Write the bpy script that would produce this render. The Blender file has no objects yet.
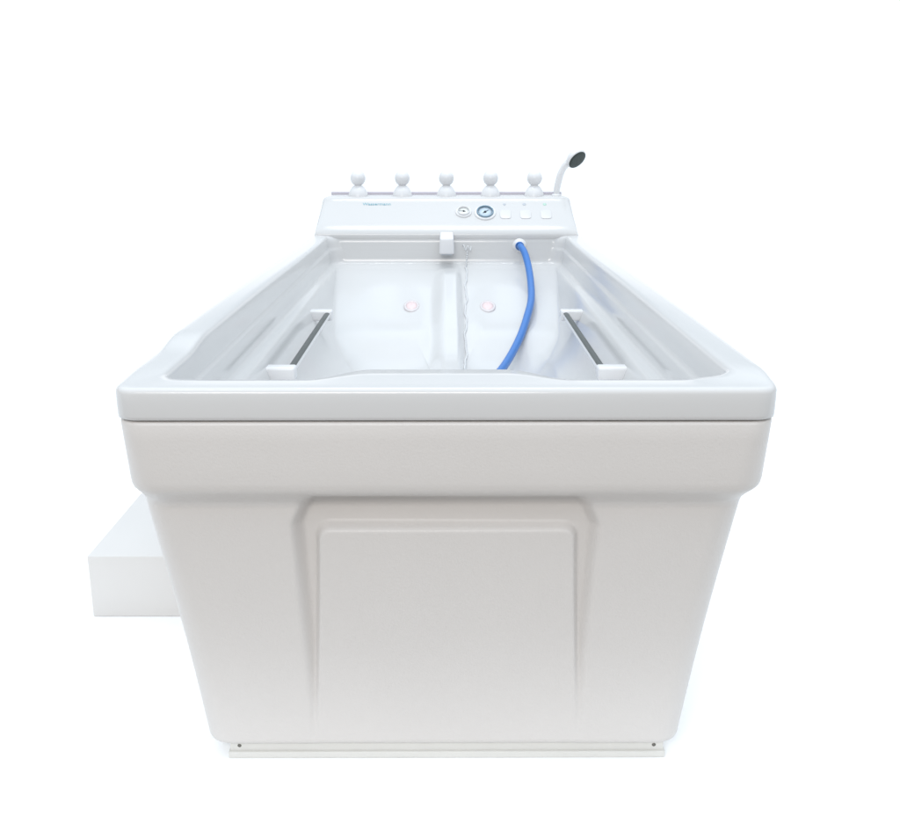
import bpy, bmesh, math, random
from mathutils import Vector, Matrix
C = bpy.context.scene.collection
CH = 1.035                      # camera height; every "Z" below is a depth under the lens
PI = math.pi
random.seed(4)

# ------------------------------------------------------------------ materials
def mat(name, col, rough=0.3, metal=0.0, coat=0.0, bump=0.0, bscale=60.0, var=0.0, vscale=4.0, spec=0.5):
    m = bpy.data.materials.new(name); m.use_nodes = True
    nt = m.node_tree; b = nt.nodes['Principled BSDF']
    b.inputs['Base Color'].default_value = (*col, 1)
    b.inputs['Roughness'].default_value = rough
    b.inputs['Metallic'].default_value = metal
    b.inputs['Coat Weight'].default_value = coat
    b.inputs['Coat Roughness'].default_value = 0.06
    b.inputs['Specular IOR Level'].default_value = spec
    tc = nt.nodes.new('ShaderNodeTexCoord')
    if var:
        n = nt.nodes.new('ShaderNodeTexNoise'); n.inputs['Scale'].default_value = vscale; n.inputs['Detail'].default_value = 5
        nt.links.new(tc.outputs['Object'], n.inputs['Vector'])
        mx = nt.nodes.new('ShaderNodeMix'); mx.data_type = 'RGBA'
        mx.inputs['A'].default_value = (*[c*(1-var) for c in col], 1)
        mx.inputs['B'].default_value = (*[min(1, c*(1+var)) for c in col], 1)
        nt.links.new(n.outputs['Fac'], mx.inputs['Factor'])
        nt.links.new(mx.outputs['Result'], b.inputs['Base Color'])
        mr = nt.nodes.new('ShaderNodeMapRange')
        mr.inputs['To Min'].default_value = rough*0.8; mr.inputs['To Max'].default_value = rough*1.25
        nt.links.new(n.outputs['Fac'], mr.inputs['Value']); nt.links.new(mr.outputs['Result'], b.inputs['Roughness'])
    if bump:
        n = nt.nodes.new('ShaderNodeTexNoise'); n.inputs['Scale'].default_value = bscale; n.inputs['Detail'].default_value = 3
        nt.links.new(tc.outputs['Object'], n.inputs['Vector'])
        bp = nt.nodes.new('ShaderNodeBump'); bp.inputs['Strength'].default_value = bump; bp.inputs['Distance'].default_value = 0.002
        nt.links.new(n.outputs['Fac'], bp.inputs['Height']); nt.links.new(bp.outputs['Normal'], b.inputs['Normal'])
    return m
M = {}
M['acrylic'] = mat('white_acrylic', (0.588, 0.586, 0.584), 0.14, spec=0.36, var=0.012, bump=0.018, bscale=6)
M['apron']   = mat('apron_acrylic', (0.635, 0.609, 0.588), 0.32, spec=0.22, coat=0.04, var=0.022, vscale=5, bump=0.22, bscale=260)
M['abs']     = mat('white_abs', (0.70, 0.70, 0.71), 0.28, var=0.01)
M['frame']   = mat('painted_frame', (0.66, 0.65, 0.62), 0.4, var=0.03, vscale=12)
M['metal']   = mat('dark_reflection', (0.07, 0.078, 0.075), 0.38, metal=0.2, var=0.08, vscale=30)  # dark reflection in the chrome rails, put into the base colour
M['screw']   = mat('screw_steel', (0.16, 0.155, 0.14), 0.4, metal=0.7)
M['trim']    = mat('mauve_grey_trim', (0.52, 0.49, 0.54), 0.45, var=0.04, vscale=15)
M['hose']    = mat('blue_rubber', (0.024, 0.15, 0.47), 0.34, var=0.06, vscale=20)
M['nozzle']  = mat('dark_nozzle_face', (0.04, 0.052, 0.048), 0.45, bump=0.5, bscale=500, var=0.25, vscale=180, spec=0.2)
M['gauge']   = mat('blue_grey_bezel', (0.20, 0.29, 0.36), 0.25, metal=0.3)
M['dialb']   = mat('pale_blue_dial', (0.56, 0.66, 0.74), 0.3)
M['dialw']   = mat('pale_dial', (0.74, 0.76, 0.74), 0.3)
M['black']   = mat('black_ink', (0.03, 0.035, 0.045), 0.5)
M['teal']    = mat('teal_print', (0.16, 0.38, 0.46), 0.5)
M['greymark']= mat('grey_print', (0.45, 0.48, 0.52), 0.5)
M['greenmark']=mat('green_print', (0.42, 0.60, 0.52), 0.5)
M['button']  = mat('button_plastic', (0.60, 0.60, 0.61), 0.35)
M['pink']    = mat('pink_lens', (0.70, 0.56, 0.56), 0.3)
M['jet']     = mat('jet_ring', (0.60, 0.56, 0.565), 0.25)
M['chain']   = mat('nickel_chain', (0.66, 0.67, 0.68), 0.35)
M['step']    = mat('step_laminate', (0.645, 0.63, 0.615), 0.35, var=0.01)
M['floor']   = mat('white_floor', (0.97, 0.97, 0.97), 0.75, spec=0.2)

# ------------------------------------------------------------------ helpers
def link(o, parent=None):
    C.objects.link(o)
    if parent: o.parent = parent
    return o
def thing(name, label, cat, loc=(0, 0, 0), group=None):
    o = bpy.data.objects.new(name, None); C.objects.link(o); o.location = loc; o.empty_display_size = .1
    o['label'] = label; o['category'] = cat
    if group: o['group'] = group
    return o
def W(x, Y, Z): return Vector((x, Y, CH - Z))
def mesh_obj(name, verts, faces, m, parent=None, smooth=True, base=None):
    me = bpy.data.meshes.new(name)
    off = base if base is not None else (parent_loc(parent))
    me.from_pydata([tuple(Vector(v) - off) for v in verts], [], faces)
    bm = bmesh.new(); bm.from_mesh(me)
    bmesh.ops.recalc_face_normals(bm, faces=bm.faces)
    bm.to_mesh(me); bm.free()
    for p in me.polygons: p.use_smooth = smooth
    me.materials.append(m)
    return link(bpy.data.objects.new(name, me), parent)
def parent_loc(p):
    v = Vector((0, 0, 0))
    while p is not None:
        v += p.location; p = p.parent
    return v
def bm_obj(name, bm, m, parent=None, smooth=True, auto=None):
    off = parent_loc(parent)
    bmesh.ops.translate(bm, vec=-off, verts=bm.verts)
    me = bpy.data.meshes.new(name); bm.to_mesh(me); bm.free()
    for p in me.polygons: p.use_smooth = smooth
    me.materials.append(m)
    o = link(bpy.data.objects.new(name, me), parent)
    if auto is not None: me.set_sharp_from_angle(angle=math.radians(auto))
    return o
def box_bm(x0, x1, y0, y1, z0, z1, bev=0.003, seg=3, bm=None):
    n = bmesh.new()
    bmesh.ops.create_cube(n, size=1)
    bmesh.ops.scale(n, vec=(x1-x0, y1-y0, z1-z0), verts=n.verts)
    bmesh.ops.translate(n, vec=((x0+x1)/2, (y0+y1)/2, (z0+z1)/2), verts=n.verts)
    if bev: bmesh.ops.bevel(n, geom=list(n.edges), offset=bev, segments=seg, profile=0.5, affect='EDGES')
    if bm is None: return n
    me = bpy.data.meshes.new('t'); n.to_mesh(me); bm.from_mesh(me); bpy.data.meshes.remove(me); n.free()
    return bm
def lathe_bm(prof, mtx, seg=40):
    """prof: list of (radius, height) about local Z, placed by mtx"""
    bm = bmesh.new(); rings = []
    for r, h in prof:
        if r < 1e-6: rings.append([bm.verts.new(mtx @ Vector((0, 0, h)))])
        else: rings.append([bm.verts.new(mtx @ Vector((r*math.cos(2*PI*k/seg), r*math.sin(2*PI*k/seg), h))) for k in range(seg)])
    for a, b in zip(rings, rings[1:]):
        if len(a) == 1 and len(b) == 1: continue
        for k in range(seg):
            j = (k+1) % seg
            if len(a) == 1: bm.faces.new((a[0], b[k], b[j]))
            elif len(b) == 1: bm.faces.new((a[k], a[j], b[0]))
            else: bm.faces.new((a[k], a[j], b[j], b[k]))
    bmesh.ops.recalc_face_normals(bm, faces=bm.faces)
    return bm
def catmull(pts, n):
    out = []; P = [pts[0]] + list(pts) + [pts[-1]]
    for i in range(1, len(P)-2):
        p0, p1, p2, p3 = [Vector(q) for q in P[i-1:i+3]]
        for k in range(n):
            t = k/n
            out.append(0.5*((2*p1) + (-p0+p2)*t + (2*p0-5*p1+4*p2-p3)*t*t + (-p0+3*p1-3*p2+p3)*t**3))
    out.append(Vector(pts[-1])); return out
def tube_bm(path, radii, seg=20, flat=(1, 1)):
    bm = bmesh.new(); rings = []; up = Vector((0.13, 0.2, 0.97)).normalized()
    for i, p in enumerate(path):
        t = (path[min(i+1, len(path)-1)] - path[max(i-1, 0)]).normalized()
        a = (up - t*up.dot(t)).normalized(); b = t.cross(a); up = a
        r = radii if isinstance(radii, float) else radii[i]
        rings.append([bm.verts.new(p + a*r*math.cos(2*PI*k/seg)*flat[0] + b*r*math.sin(2*PI*k/seg)*flat[1]) for k in range(seg)])
    for a, b in zip(rings, rings[1:]):
        for k in range(seg): bm.faces.new((a[k], a[(k+1) % seg], b[(k+1) % seg], b[k]))
    bm.faces.new(rings[0]); bm.faces.new(rings[-1])
    bmesh.ops.recalc_face_normals(bm, faces=bm.faces)
    return bm
def ss(a, b, x):
    t = max(0.0, min(1.0, (x-a)/(b-a))); return t*t*(3-2*t)

# plan loop: same number of points for every ring so that rings bridge cleanly
NF, NS, NC = 320, 90, 12
def loop(hw, yf, yb, r, Z):
    r = min(r, hw*.999, (yb-yf)/2*.999); P = []
    def seg(a, b, n):
        for k in range(n): P.append((a[0]+(b[0]-a[0])*k/n, a[1]+(b[1]-a[1])*k/n, Z))
    def arc(cx, cy, a0, n=NC):
        for k in range(n):
            a = a0 + PI/2*k/n; P.append((cx+r*math.cos(a), cy+r*math.sin(a), Z))
    seg((-hw+r, yf), (hw-r, yf), NF); arc(hw-r, yf+r, -PI/2)
    seg((hw, yf+r), (hw, yb-r), NS);  arc(hw-r, yb-r, 0)
    seg((hw-r, yb), (-hw+r, yb), NF); arc(-hw+r, yb-r, PI/2)
    seg((-hw, yb-r), (-hw, yf+r), NS); arc(-hw+r, yf+r, PI)
    return P
def loft(rings, m, name, parent, cap=False, deform=None):
    v = []; f = []; n = len(rings[0])
    for R_ in rings:
        for p in R_:
            q = deform(*p) if deform else p
            v.append(W(*q))
    for i in range(len(rings)-1):
        for k in range(n):
            j = (k+1) % n
            f.append((i*n+k, i*n+j, (i+1)*n+j, (i+1)*n+k))
    if cap: f.append(tuple(range((len(rings)-1)*n, len(rings)*n)))
    return mesh_obj(name, v, f, m, parent)

# ------------------------------------------------------------------ the tub
tub = thing('massage_bathtub', 'glossy white massage bathtub with five round knobs on its console and two grab rails', 'bathtub', (0, 2.6, 0))

def raise_(x, Y):          # side rims swell a few millimetres above the front rim
    far = (1 - ss(1.9, 3.55, Y))*ss(.35, .42, abs(x))
    if x > 0: return .010*ss(1.375, 1.47, Y)*far
    return (.003*ss(1.385, 1.50, Y) + .011*ss(1.60, 1.73, Y))*far
RID_X = .018
def shell_deform(x, Y, Z):
    z = Z
    # swelling of the side rims, faded away down the inner wall
    if Z < .40:
        k = 1 - ss(.358, .40, Z)
        z -= raise_(x, Y)*k
    # widened head rest in the middle of the front rim
    if Y < 1.60 and .3505 < Z < .60 and Y > 1.41:
        xs = abs(x + .012)
        w = 1 - ss(.105, .20, xs)
        k = (1 - ss(.36, .60, Z))
        Y += .066*w*k*ss(1.41, 1.425, Y)
    if Z > .463:
        # raised spine between the two leg hollows
        d = x - RID_X
        rid = (1-ss(.012, .042, d)) if d > 0 else (1-ss(.018, .075, -d))
        fade = ss(1.9, 2.3, Y)*(.25+.75*ss(.463, .50, Z))
        z -= .028*rid*fade
        # seat / foot hollows pressed in the floor
        for sx in (-1, 1):
            u = (x - sx*.17)/.13; v = (Y-2.62)/.42
            q = u*u+v*v
            if q < 1: z += .022*(1-q)**.7 * ss(.60, .65, Z)
            u = (x - sx*.16)/.15; v = (Y-3.22)/.30; q = u*u+v*v
            if q < 1: z += .010*(1-q)**2
        # soft shelf that steps down from the leg slope to the seat
        z -= .008*ss(.06, .10, abs(d))*ss(2.86, 2.98, Y)*(1-ss(3.0, 3.25, Y))*ss(.56, .60, Z)
    return (x, Y, z)
prof = [ # hw, yf, yb, r, Z
 (.470, 1.380, 3.940, .026, .3995), (.4815, 1.3675, 3.948, .033, .3990), (.4848, 1.3642, 3.950, .035, .3970), (.4855, 1.3635, 3.950, .036, .392),
 (.4857, 1.3633, 3.950, .036, .372), (.4855, 1.3635, 3.950, .036, .3590), (.4847, 1.3643, 3.950, .036, .3558), (.4828, 1.3662, 3.948, .035, .3530), (.4800, 1.3690, 3.946, .034, .3514), (.4765, 1.3725, 3.944, .032, .3508),
 (.470, 1.379, 3.93, .032, .3506), (.455, 1.397, 3.80, .036, .3514), (.443, 1.418, 3.66, .036, .3522),
 (.4365, 1.430, 3.622, .038, .3532), (.4320, 1.4345, 3.614, .040, .3565), (.4295, 1.437, 3.610, .042, .3625),
 (.4275, 1.440, 3.607, .044, .378), (.4262, 1.442, 3.606, .045, .392), (.4255, 1.4425, 3.6052, .045, .3965), (.4212, 1.446, 3.6048, .045, .4015), (.4200, 1.447, 3.6044, .045, .406),
 (.4185, 1.450, 3.601, .046, .430), (.4170, 1.452, 3.600, .047, .4435), (.4140, 1.456, 3.597, .048, .450), (.4080, 1.464, 3.591, .050, .4525), (.4000, 1.476, 3.580, .055, .4545),
 (.3950, 1.483, 3.572, .060, .458), (.3915, 1.488, 3.560, .066, .466)]
low = [(.3915, 1.488, 3.560, .066, .466), (.383, 1.52, 3.47, .10, .490), (.372, 1.56, 3.34, .13, .522), (.355, 1.62, 3.18, .15, .557), (.332, 1.70, 3.03, .16, .592),
       (.300, 1.80, 2.93, .15, .625), (.262, 1.90, 2.85, .13, .645), (.215, 2.00, 2.78, .11, .653), (.15, 2.14, 2.68, .08, .656), (.08, 2.28, 2.58, .05, .657), (.012, 2.40, 2.48, .008, .657)]
rings = [loop(*p) for p in prof]
seq = []
P = [low[0]] + low + [low[-1]]
for i in range(1, len(P)-2):
    for k in range(7):
        t = k/7; q = []
        for c in range(5):
            a, b, c2, d = P[i-1][c], P[i][c], P[i+1][c], P[i+2][c]
            q.append(0.5*(2*b + (c2-a)*t + (2*a-5*b+4*c2-d)*t*t + (3*b-a-3*c2+d)*t**3))
        seq.append(q)
seq = seq[1:] + [list(low[-1])]
rings += [loop(*p) for p in seq]
shell = loft(rings, M['acrylic'], 'tub_shell', tub, cap=True, deform=shell_deform)

# lower apron with the pressed front panel
def apron_deform(x, Y, Z):
    if Y < 1.62 and Z > .515 and abs(x) < .36:
        s = max(0, min(1, (Z-.55)/(.99-.55)))
        xo = .243 - .014*s; xi = .199 + .024*s**1.4
        if x > 0: xo -= .003
        D = (.022-.004*ss(-.2, .2, x))*(1-s)**.65 + .005
        D *= (1-ss(.97, .998, Z))*ss(.520, .541, Z)
        ax = abs(x) + .55*(max(0, .585-Z)**2/(max(0, .585-Z)+.012)); outer = 1-ss(xo-.021, xo+.003, ax)
        # rounded rectangle for the inner panel
        r = .018; dx = abs(x)-(xi-r); dz = (.588+r)-Z
        d = math.hypot(max(dx, 0), max(dz, 0)) - r if (dx > 0 or dz > 0) else -r
        inner = 1-ss(-.004, .007, d)
        Y += D*outer*(1-inner) + .0018*outer*inner*(1-.7*s)
    return (x - .0055*ss(.50, .56, Z)*ss(.26, .38, abs(x)), Y, Z)
ap = [(.470, 1.379, 3.93, .030, .4018), (.479, 1.370, 3.942, .036, .4012), (.4832, 1.3658, 3.945, .040, .4025), (.4842, 1.3648, 3.946, .041, .406), (.4840, 1.3665, 3.945, .044, .430),
      (.4835, 1.3700, 3.94, .049, .470), (.4832, 1.3725, 3.94, .052, .498), (.4825, 1.3745, 3.938, .053, .508), (.4812, 1.3775, 3.935, .053, .5135), (.4785, 1.3825, 3.93, .053, .519),
      (.4750, 1.3895, 3.925, .053, .5255), (.4722, 1.3965, 3.92, .052, .532), (.4706, 1.4025, 3.92, .052, .538), (.4698, 1.4065, 3.92, .052, .543), (.4692, 1.4090, 3.92, .052, .549)]
ar = [loop(*p) for p in ap]
NZ = 150
for i in range(1, NZ+1):
    s = i/NZ
    hw = .4692 - (.4692-.406)*s - .006*math.sin(PI*min(1, s*1.0))*0.6
    yf = 1.4085 + (1.452-1.4085)*s + .001*math.exp(-s*40)
    ar.append(loop(hw, yf, 3.92-.05*s, .052-.012*s, .549+(.990-.549)*s))
ar += [loop(.404, 1.454, 3.868, .039, .9955), loop(.400, 1.458, 3.864, .037, .9995), loop(.393, 1.465, 3.857, .035, 1.0015), loop(.30, 1.55, 3.76, .03, 1.002)]
loft(ar, M['apron'], 'apron', tub, deform=apron_deform)

# base frame under the apron
b = box_bm(-.377, .377, 1.466, 3.84, .0, .0125, .002)
box_bm(-.374, .374, 1.4705, 3.835, .0115, .0335, .0015, bm=b)
base = bm_obj('base_frame', b, M['frame'], tub, auto=40)
for sx in (-.358, .3575):
    m = Matrix.Translation((sx, 1.4712, .0225)) @ Matrix.Rotation(PI/2, 4, 'X')
    bm_obj('screw', lathe_bm([(0, .0015), (.0026, .0014), (.0038, .0004), (.0042, -.001)], m, 20), M['screw'], base)

# ------------------------------------------------------------------ console
FB = Vector((0, 3.606, CH-.3395)); FT = Vector((0, 3.758, CH-.2255))   # bottom and top of the sloping face
vdir = (FT-FB).normalized(); ndir = Vector((0, -vdir.z, vdir.y)).normalized()   # outward: towards camera and up
FL = (FT-FB).length
def face_m(x, v, n=0.0):
    o = FB + vdir*v + ndir*n; o.x = x
    m = Matrix.Identity(4)
    for i in range(3):
        m[i][0] = (1, 0, 0)[i]; m[i][1] = vdir[i]; m[i][2] = ndir[i]; m[i][3] = o[i]
    return m
# profile of the console in the (Y,z) plane, lofted over x with rounded ends
cp = [(3.650, CH-.400), (3.6155, CH-.374), (3.6068, CH-.362), (3.6055, CH-.352), (3.6065, CH-.3445)]
cp += [(FB.y + vdir.y*(t), FB.z+vdir.z*t) for t in (.012, .05, .10, .15, FL-.012)]
cp += [(3.7535, CH-.2262), (3.761, CH-.2235), (3.770, CH-.2225), (3.86, CH-.2225), (3.930, CH-.2228), (3.940, CH-.2260), (3.944, CH-.235), (3.946, CH-.366)]
v = []; f = []; xs = []
HWc = .4800
for k in range(9):
    a = PI/2*k/8; xs.append((-1, 1-math.cos(PI/2-a) if False else math.sin(a)))
sect = []   # (x, inset)
r = .030
for k in range(9):
    a = PI/2*k/8; sect.append((-HWc + r*(1-math.sin(a)), r*(1-math.cos(a))))
sect = sect[::-1]; sect = [(x, ins) for x, ins in sect]
sect = sorted(sect, key=lambda q: q[0])
full = sect + [(-HWc + r + (2*HWc-2*r)*k/60, 0) for k in range(1, 60)] + [(-x, i) for x, i in sect[::-1]]
cy, cz = 3.80, CH-.349
for x, ins in full:
    for (yy, zz) in cp:
        h = (zz-cz)/(.1265); k = ins*max(0, min(1, h))
        # ends lean in a little towards the top, edges roll back by the inset
        px = x*(1-.030*max(0, h)**.6)
        v.append((px, yy + (k*.7 if yy < 3.80 else -k*.3), zz - k*.55))
n = len(cp)
for i in range(len(full)-1):
    for k in range(n-1): f.append((i*n+k, i*n+k+1, (i+1)*n+k+1, (i+1)*n+k))
f.append(tuple(range(n))); f.append(tuple((len(full)-1)*n+k for k in range(n)))
console = mesh_obj('console', v, f, M['acrylic'], tub)
console.data.set_sharp_from_angle(angle=math.radians(50))
# grey trim along the back of the console top
tb = box_bm(-.448, .448, 3.905, 3.927, CH-.2245, CH-.2125, .003)
bm_obj('rear_trim', tb, M['trim'], console, auto=40)

# maker's lettering
def text_obj(s, size, mtx, m, name, parent, depth=.0004):
    cu = bpy.data.curves.new('lettering', 'FONT'); cu.body = s; cu.size = size; cu.align_x = 'LEFT'; cu.extrude = depth; cu.space_character = 1.02
    t = bpy.data.objects.new('tmp', cu); C.objects.link(t)
    bpy.context.view_layer.update()
    me = bpy.data.meshes.new_from_object(t.evaluated_get(bpy.context.evaluated_depsgraph_get()))
    bpy.data.objects.remove(t)
    me.transform(Matrix.Translation(-parent_loc(parent)) @ mtx)
    me.materials.clear(); me.materials.append(m)
    return link(bpy.data.objects.new(name, me), parent)
text_obj('Wassermann', .0195, face_m(-.312, FL-.044, .0006), M['teal'], 'lettering', console)

# knobs with domed collars
kp = []
for i, px in enumerate((-.3335, -.1665, .0, .1665, .332)):
    y = 3.795; z0 = CH-.2225
    ball = [(0.0, .0945)] + [(.0285*math.sin(a), .0660+.0285*math.cos(a)) for a in [PI*k/16 for k in range(1, 15)]] + [(.0105, .039), (.0110, .030)]
    k0 = bm_obj('knob', lathe_bm(ball, Matrix.Translation((px, y, z0)) @ Matrix.Rotation(.3*i, 4, 'Z'), 14), M['abs'], tub)
    if i == 0:
        pass
    dome = [(0, .0415), (.0110, .0412), (.0135, .0398), (.0175, .0370), (.0225, .0325), (.0275, .0265), (.0320, .0185), (.0350, .0100), (.0368, .002), (.0372, -.012)]
    bm_obj('collar', lathe_bm(dome, Matrix.Translation((px, y, z0)), 36), M['abs'], k0)

# gauges
def gauge(x, v, R, bezel, dial, hand_a, hand_l, name, label, dark):
    m = face_m(x, v)
    g = bm_obj(name, lathe_bm([(R*1.34, -.002), (R*1.34, .003), (R*1.28, .005), (R*1.04, .0055), (R*1.02, .0055)], m, 48), M['abs'], tub); g['label'] = label
    bm_obj('bezel', lathe_bm([(R*1.06, .004), (R*1.05, .010), (R, .0112), (R*.92, .0105), (R*.90, .004)], m, 48), bezel, g)
    bm_obj('dial', lathe_bm([(R*.93, .0035), (R*.93, .0045), (0, .0046)], m, 48), dial, g)
    bm = bmesh.new()
    # ticks are part of the needle-and-scale print
    n0 = 26 if dark else 18
    for k in range(n0):
        a = math.radians(-45) + math.radians(270)*k/(n0-1)
        c = Vector((math.cos(a), math.sin(a), 0)); s = Vector((-c.y, c.x, 0))
        r0, r1, w = R*.74, R*.86, R*.016
        q = [bm.verts.new(m @ (c*rr + s*ww + Vector((0, 0, .0050)))) for rr, ww in ((r0, -w), (r0, w), (r1, w), (r1, -w))]
        bm.faces.new(q)
    bm_obj('scale', bm, M['greymark'] if not dark else M['black'], g, smooth=False)
    a = math.radians(hand_a); c = Vector((math.cos(a), math.sin(a), 0)); s = Vector((-c.y, c.x, 0))
    bm = lathe_bm([(R*.16, .0048), (R*.16, .0070), (0, .0074)], m, 20)
    q = [bm.verts.new(m @ (c*rr + s*ww + Vector((0, 0, .0062)))) for rr, ww in ((-R*.35, -R*.07), (hand_l*R, -R*.03), (hand_l*R, R*.03), (-R*.35, R*.07))]
    bm.faces.new(q)
    bm_obj('needle', bm, M['black'], g)
gauge(.0635, .108, .0225, M['abs'], M['dialw'], 172, .75, 'temperature_gauge', 'small pale gauge with a black centre dot', False)
gauge(.1430, .104, .0300, M['gauge'], M['dialb'], 38, .55, 'pressure_gauge', 'larger gauge with blue grey bezel and pale blue dial', True)

# buttons and their printed marks
for i, x in enumerate((.218, .292, .368)):
    m = face_m(x, .095)
    prof_b = [(1.0, -.001), (1.0, .0012), (.97, .0021), (.90, .0024), (.0, .0022)]
    bm = bmesh.new(); rr = []
    for q, h in prof_b:
        ring = []
        for k in range(48):
            t = 2*PI*k/48; c, s_ = math.cos(t), math.sin(t)
            ring.append(bm.verts.new(m @ Vector((.0205*q*math.copysign(abs(c)**.45, c), .0235*q*math.copysign(abs(s_)**.45, s_), h))))
        rr.append(ring)
    for A_, B_ in zip(rr, rr[1:]):
        for k in range(48): bm.faces.new((A_[k], A_[(k+1) % 48], B_[(k+1) % 48], B_[k]))
    bmesh.ops.remove_doubles(bm, verts=bm.verts, dist=1e-6); bmesh.ops.recalc_face_normals(bm, faces=bm.faces)
    bm_obj('button', bm, M['button'], tub, auto=40)
    s = .0065 if i else .005
    bm_obj('indicator_mark', lathe_bm([(0, .0012), (s, .0010), (s*1.15, -.0005)], face_m(x-.002, .151), 24), M['greymark'] if i < 2 else M['greenmark'], tub)

# ------------------------------------------------------------------ spout, chain, jets, sockets
b = box_bm(-.026, .028, 3.535, 3.615, CH-.412, CH-.338, .007, 4)
for vv in b.verts:          # the top falls away towards the tip
    k = ss(3.615, 3.535, vv.co.y) if False else max(0, min(1, (3.615-vv.co.y)/.08))
    if vv.co.z > CH-.375: vv.co.z -= .016*k; 
    vv.co.x *= 1-.10*max(0, (vv.co.z-(CH-.412))/.074)
sp = bm_obj('spout', b, M['abs'], tub, auto=50)
b = box_bm(-.018, .020, 3.545, 3.580, CH-.416, CH-.409, .002)
bm_obj('outlet', b, M['greymark'], sp, auto=40)

def surf_Z(x, Y):           # depth of the basin surface on the leg slope and the floor
    best = None
    tab = [(p[2], p[4]) for p in seq if p[2] <= 3.56] 
    prev = (3.575, .460)
    Z = .657
    for yb, zz in tab:
        if yb <= Y <= prev[0]:
            t = (prev[0]-Y)/(prev[0]-yb+1e-9); Z = prev[1]+(zz-prev[1])*t; break
        prev = (yb, zz)
    return shell_deform(x, Y, Z)[2]
# beaded plug chain from its hook down along the spine
bm = bmesh.new()
path = [Vector((.076, 3.592, CH-.402)), Vector((.074, 3.586, CH-.428)), Vector((.073, 3.575, CH-.448))]
Y = 3.56
while Y > 2.30:
    x = .071 - .020*(3.56-Y)/1.0 + .003*math.sin(Y*31)+.0015*math.sin(Y*77)
    path.append(Vector((x, Y, CH - surf_Z(x, Y) + .004))); Y -= .02
cum = 0; last = path[0]; step = .0085; pos = []
for a, c in zip(path, path[1:]):
    L = (c-a).length; d = 0
    while cum + (L-d) >= step:
        d += step-cum; cum = 0; pos.append(a.lerp(c, d/L))
    cum += L-d
for p in pos:
    bmesh.ops.create_icosphere(bm, subdivisions=1, radius=.0036, matrix=Matrix.Translation(p))
chain = bm_obj('plug_chain', bm, M['chain'], tub)
bm = tube_bm(catmull([(.060, 3.603, CH-.388), (.063, 3.592, CH-.386), (.070, 3.590, CH-.402), (.078, 3.590, CH-.388), (.086, 3.592, CH-.404), (.090, 3.602, CH-.390)], 8), .0022, 8)
bm_obj('chain_hook', bm, M['chain'], chain)

# two round pink-lit lens jets on the leg slope
for x in (-.1165, .1375):
    Y = 3.247; z = CH - surf_Z(x, Y)
    z2 = CH - surf_Z(x, Y-.03); z1 = CH - surf_Z(x, Y+.03)
    t = Vector((0, .06, z1-z2)).normalized(); nn = Vector((0, -t.z, t.y))
    m = Matrix.Identity(4)
    for i in range(3):
        m[i][0] = (1, 0, 0)[i]; m[i][1] = t[i]; m[i][2] = nn[i]; m[i][3] = (x, Y, z)[i]
    # rings are stretched down the slope, as the moulded seats are
    m = m @ Matrix.Diagonal((1, 1.9, 1, 1))
    j = bm_obj('jet', lathe_bm([(.026, -.004), (.026, .003), (.024, .0050), (.0195, .0052), (.018, .0035)], m, 40), M['jet'], tub)
    bm_obj('lens', lathe_bm([(.0185, .002), (.0175, .0044), (.010, .0060), (0, .0064)], m, 40), M['pink'], j)

# white socket for the blue hose on the upstand
m = Matrix.Translation((.2660, 3.606, CH-.388)) @ Matrix.Rotation(PI/2, 4, 'X')
bm_obj('hose_socket', lathe_bm([(.026, -.004), (.026, .002), (.024, .005), (.018, .010), (.017, .014), (.0, .014)], m, 40), M['abs'], tub)

# ------------------------------------------------------------------ grab rails
for sx in (-1, 1):
    xb = .3385*sx
    Y0, Y1, Zr = 2.075, 2.76, .493
    bm = tube_bm([Vector((xb, Y0, CH-Zr)), Vector((xb, Y1, CH-Zr))], .0085, 24)
    rail = bm_obj('grab_rail', bm, M['abs'], tub, auto=50)
    rail['label'] = 'left grab rail with a painted dark reflection' if sx < 0 else 'right grab rail with a painted dark reflection'
    # chrome's dark reflection painted as a strip on the outer upper half
    n = 10; v = []; f = []
    for Y in (Y0+.012, Y1-.012):
        for k in range(n+1):
            a = math.radians(8 + 132*k/n) 
            v.append((xb+sx*.0100*math.cos(a), Y, CH-Zr+.0100*math.sin(a)))
        for k in range(n, -1, -1):
            a = math.radians(8 + 132*k/n)
            v.append((xb+sx*.0080*math.cos(a), Y, CH-Zr+.0080*math.sin(a)))
    c = 2*(n+1)
    for k in range(c): f.append((k, (k+1) % c, c+(k+1) % c, c+k))
    f.append(tuple(range(c))); f.append(tuple(range(c, 2*c)))
    st = mesh_obj('reflection_strip', v, f, M['metal'], rail); st.data.set_sharp_from_angle(angle=math.radians(40))
    for Yc in (Y0-.010, Y1+.012):
        xw = .3945
        x0, x1 = sorted((sx*(.3385-.013), sx*xw))
        b = box_bm(x0, x1, Yc-.019, Yc+.019, CH-Zr-.016, CH-Zr+.0135, .0055, 4)
        bm_obj('bracket', b, M['abs'], rail, auto=50)

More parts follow.
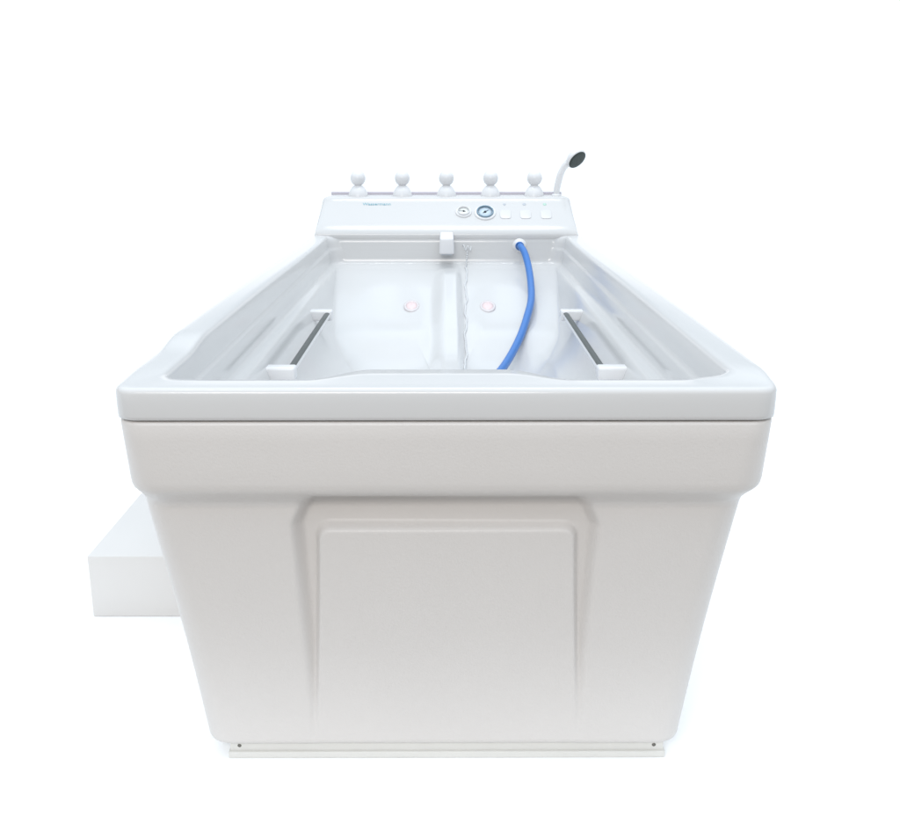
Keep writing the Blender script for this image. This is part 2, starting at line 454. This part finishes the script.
# ------------------------------------------------------------------ blue hose
hose = [(.2660, 3.598, .388), (.2690, 3.565, .3895), (.2790, 3.52, .405), (.2870, 3.44, .444), (.2870, 3.33, .486), (.2780, 3.20, .5215), (.2570, 3.08, .552), (.2280, 2.95, .588), (.1900, 2.82, .622), (.1500, 2.69, .642), (.105, 2.56, .648), (.06, 2.44, .648), (.03, 2.30, .645)]
path = catmull([W(*p) for p in hose], 10)
hb = Vector(W(.03, 2.30, .657))
ht = thing('rubber_hose', 'thin bright blue rubber hose curving down into the tub', 'hose', tuple(hb))
bm_obj('tube', tube_bm(path, .0120, 20), M['hose'], ht)
m = Matrix.Translation(W(.266, 3.597, .388)) @ Matrix.Rotation(PI/2, 4, 'X')
bm_obj('ferrule', lathe_bm([(.0135, -.002), (.0158, -.001), (.0158, .010), (.0148, .012), (.0130, .012)], m, 30), M['hose'], ht)

# ------------------------------------------------------------------ hand shower
S = Vector((.4165, 3.80, CH-.2225))
sh = thing('hand_shower', 'white hand shower with dark round face standing at the right end of the console', 'hand shower', tuple(S))
pth = catmull([S+Vector(p) for p in ((0, 0, -.004), (.001, 0, .020), (.006, 0, .050), (.014, -.002, .082), (.027, -.005, .108), (.046, -.010, .128))], 8)
N_ = len(pth)
rad = [.0105 + .0020*math.sin(PI*min(1, i/N_*1.1)) + (.004*max(0, i/N_-.7)/.3) for i in range(N_)]
bm_obj('handle', tube_bm(pth, rad, 24), M['abs'], sh)
hc = S + Vector((.068, -.014, .1380))
nrm = Vector((.50, -.62, -.60)).normalized()
zx = nrm; xx = Vector((.76, 0, .65)); xx = (xx - zx*xx.dot(zx)).normalized(); yx = zx.cross(xx)
m = Matrix.Identity(4)
for i in range(3): m[i][0] = xx[i]; m[i][1] = yx[i]; m[i][2] = zx[i]; m[i][3] = hc[i]
head = bm_obj('shower_head', lathe_bm([(0, -.024), (.015, -.0230), (.028, -.0175), (.0365, -.009), (.0400, .000), (.0400, .005), (.0382, .0085), (.0362, .0085)], m, 44), M['abs'], sh)
bm_obj('spray_face', lathe_bm([(.0370, .007), (.0360, .0100), (.024, .0112), (0, .0115)], m, 44), M['nozzle'], head)
bm_obj('holder', lathe_bm([(.0185, -.001), (.0185, .003), (.0160, .007), (.0120, .0085)], Matrix.Translation(S), 36), M['abs'], sh)

# ------------------------------------------------------------------ step box
stp = box_bm(-.790, -.470, 1.985, 2.62, 0, .1465, .003, 3)
so = bm_obj('step_box', stp, M['step'], None, auto=40)
so.data.transform(Matrix.Translation((.63, -2.30, 0))); so.location = (-.63, 2.30, 0)
so['label'] = 'low plain white step box on the floor at the left side of the bathtub'; so['category'] = 'step'

# ------------------------------------------------------------------ floor
M['ground'] = mat('unseen_grey_floor', (0.22, 0.205, 0.19), 0.7, var=0.05, vscale=1.5)
def sheet(name, x, y0, y1, z, m):
    o = mesh_obj(name, [(-x, y0, z), (x, y0, z), (x, y1, z), (-x, y1, z)], [(0, 1, 2, 3)], m, smooth=False)
    o['kind'] = 'structure'; return o
sheet('floor', 60, -60, 60, -.006, M['ground'])  # unseen grey ground, added to cut bounce light under the apron's belly
sheet('backdrop_sheet', 60, 1.19, 60, 0, M['floor'])       # white ground sheet the tub and step stand on

# ------------------------------------------------------------------ light
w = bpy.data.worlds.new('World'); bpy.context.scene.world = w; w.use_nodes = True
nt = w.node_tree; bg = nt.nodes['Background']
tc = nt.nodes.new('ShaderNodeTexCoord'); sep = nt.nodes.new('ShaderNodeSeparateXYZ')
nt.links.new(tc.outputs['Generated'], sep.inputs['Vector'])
def ramp(sock, stops, lo=-1, hi=1):
    mr = nt.nodes.new('ShaderNodeMapRange'); mr.inputs['From Min'].default_value = lo; mr.inputs['From Max'].default_value = hi
    nt.links.new(sock, mr.inputs['Value'])
    r = nt.nodes.new('ShaderNodeValToRGB'); nt.links.new(mr.outputs['Result'], r.inputs['Fac'])
    r.color_ramp.interpolation = 'EASE'
    e = r.color_ramp.elements
    while len(e) < len(stops): e.new(.5)
    for q, (p, c) in zip(e, stops): q.position = p; q.color = (*c, 1)
    return r.outputs['Color']
BACK = (.60, .55, .51); FRONT = (1.14, 1.16, 1.20); MID = (.50, .56, .61); TOP = (1.29, 1.44, 1.58)  # MID is a dim band added to keep reflections on the rim dark
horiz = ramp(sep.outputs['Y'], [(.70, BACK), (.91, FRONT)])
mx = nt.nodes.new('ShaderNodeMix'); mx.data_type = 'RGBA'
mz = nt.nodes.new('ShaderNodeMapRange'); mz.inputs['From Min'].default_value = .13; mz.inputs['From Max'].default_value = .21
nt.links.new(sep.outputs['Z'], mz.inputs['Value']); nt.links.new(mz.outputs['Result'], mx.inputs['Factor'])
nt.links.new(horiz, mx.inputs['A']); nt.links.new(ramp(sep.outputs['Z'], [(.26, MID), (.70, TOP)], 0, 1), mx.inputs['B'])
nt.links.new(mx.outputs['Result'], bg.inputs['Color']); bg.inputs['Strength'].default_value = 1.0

def area(name, loc, target, sx, sy, power, col=(1, 1, 1)):
    l = bpy.data.lights.new(name, 'AREA'); l.shape = 'RECTANGLE'; l.size = sx; l.size_y = sy; l.energy = power; l.color = col
    o = bpy.data.objects.new(name, l); C.objects.link(o); o.location = loc
    o.rotation_euler = (Vector(target)-Vector(loc)).to_track_quat('-Z', 'Y').to_euler()
    return o
area('overhead_lamp', (-.9, 1.2, 3.4), (-.2, 1.6, 0), 1.0, .06, 3.5, (1, .99, .97))  # this and the next are placed for small highlights on the rim
area('overhead_lamp', (1.2, 1.0, 3.4), (.5, 1.6, 0), 1.0, .06, 2.5, (1, .99, .97))
area('front_fill', (-.5, -1.9, 2.5), (0, 1.4, .55), 2.0, .8, 68, (1, .945, .895))  # added warm fill from behind the camera to brighten the apron
area('overhead_lamp', (0, 3.6, 3.4), (0, 3.2, 0), 1.4, .22, 25, (.96, .98, 1))  # added fill above the basin to brighten the interior and console

# ------------------------------------------------------------------ camera
cam = bpy.data.cameras.new('camera'); co = bpy.data.objects.new('camera', cam); C.objects.link(co)
cam.sensor_width = 36; cam.lens = 980/900*36; cam.clip_end = 300; cam.clip_start = .05
co.location = (0, 0, CH)
co.rotation_euler = (PI/2 - math.radians(15.97), 0, -3.5/980)
bpy.context.scene.camera = co
sc = bpy.context.scene
sc.render.engine = 'CYCLES'
sc.view_settings.view_transform = 'Standard'; sc.view_settings.look = 'None'; sc.view_settings.gamma = 1; sc.view_settings.exposure = 0
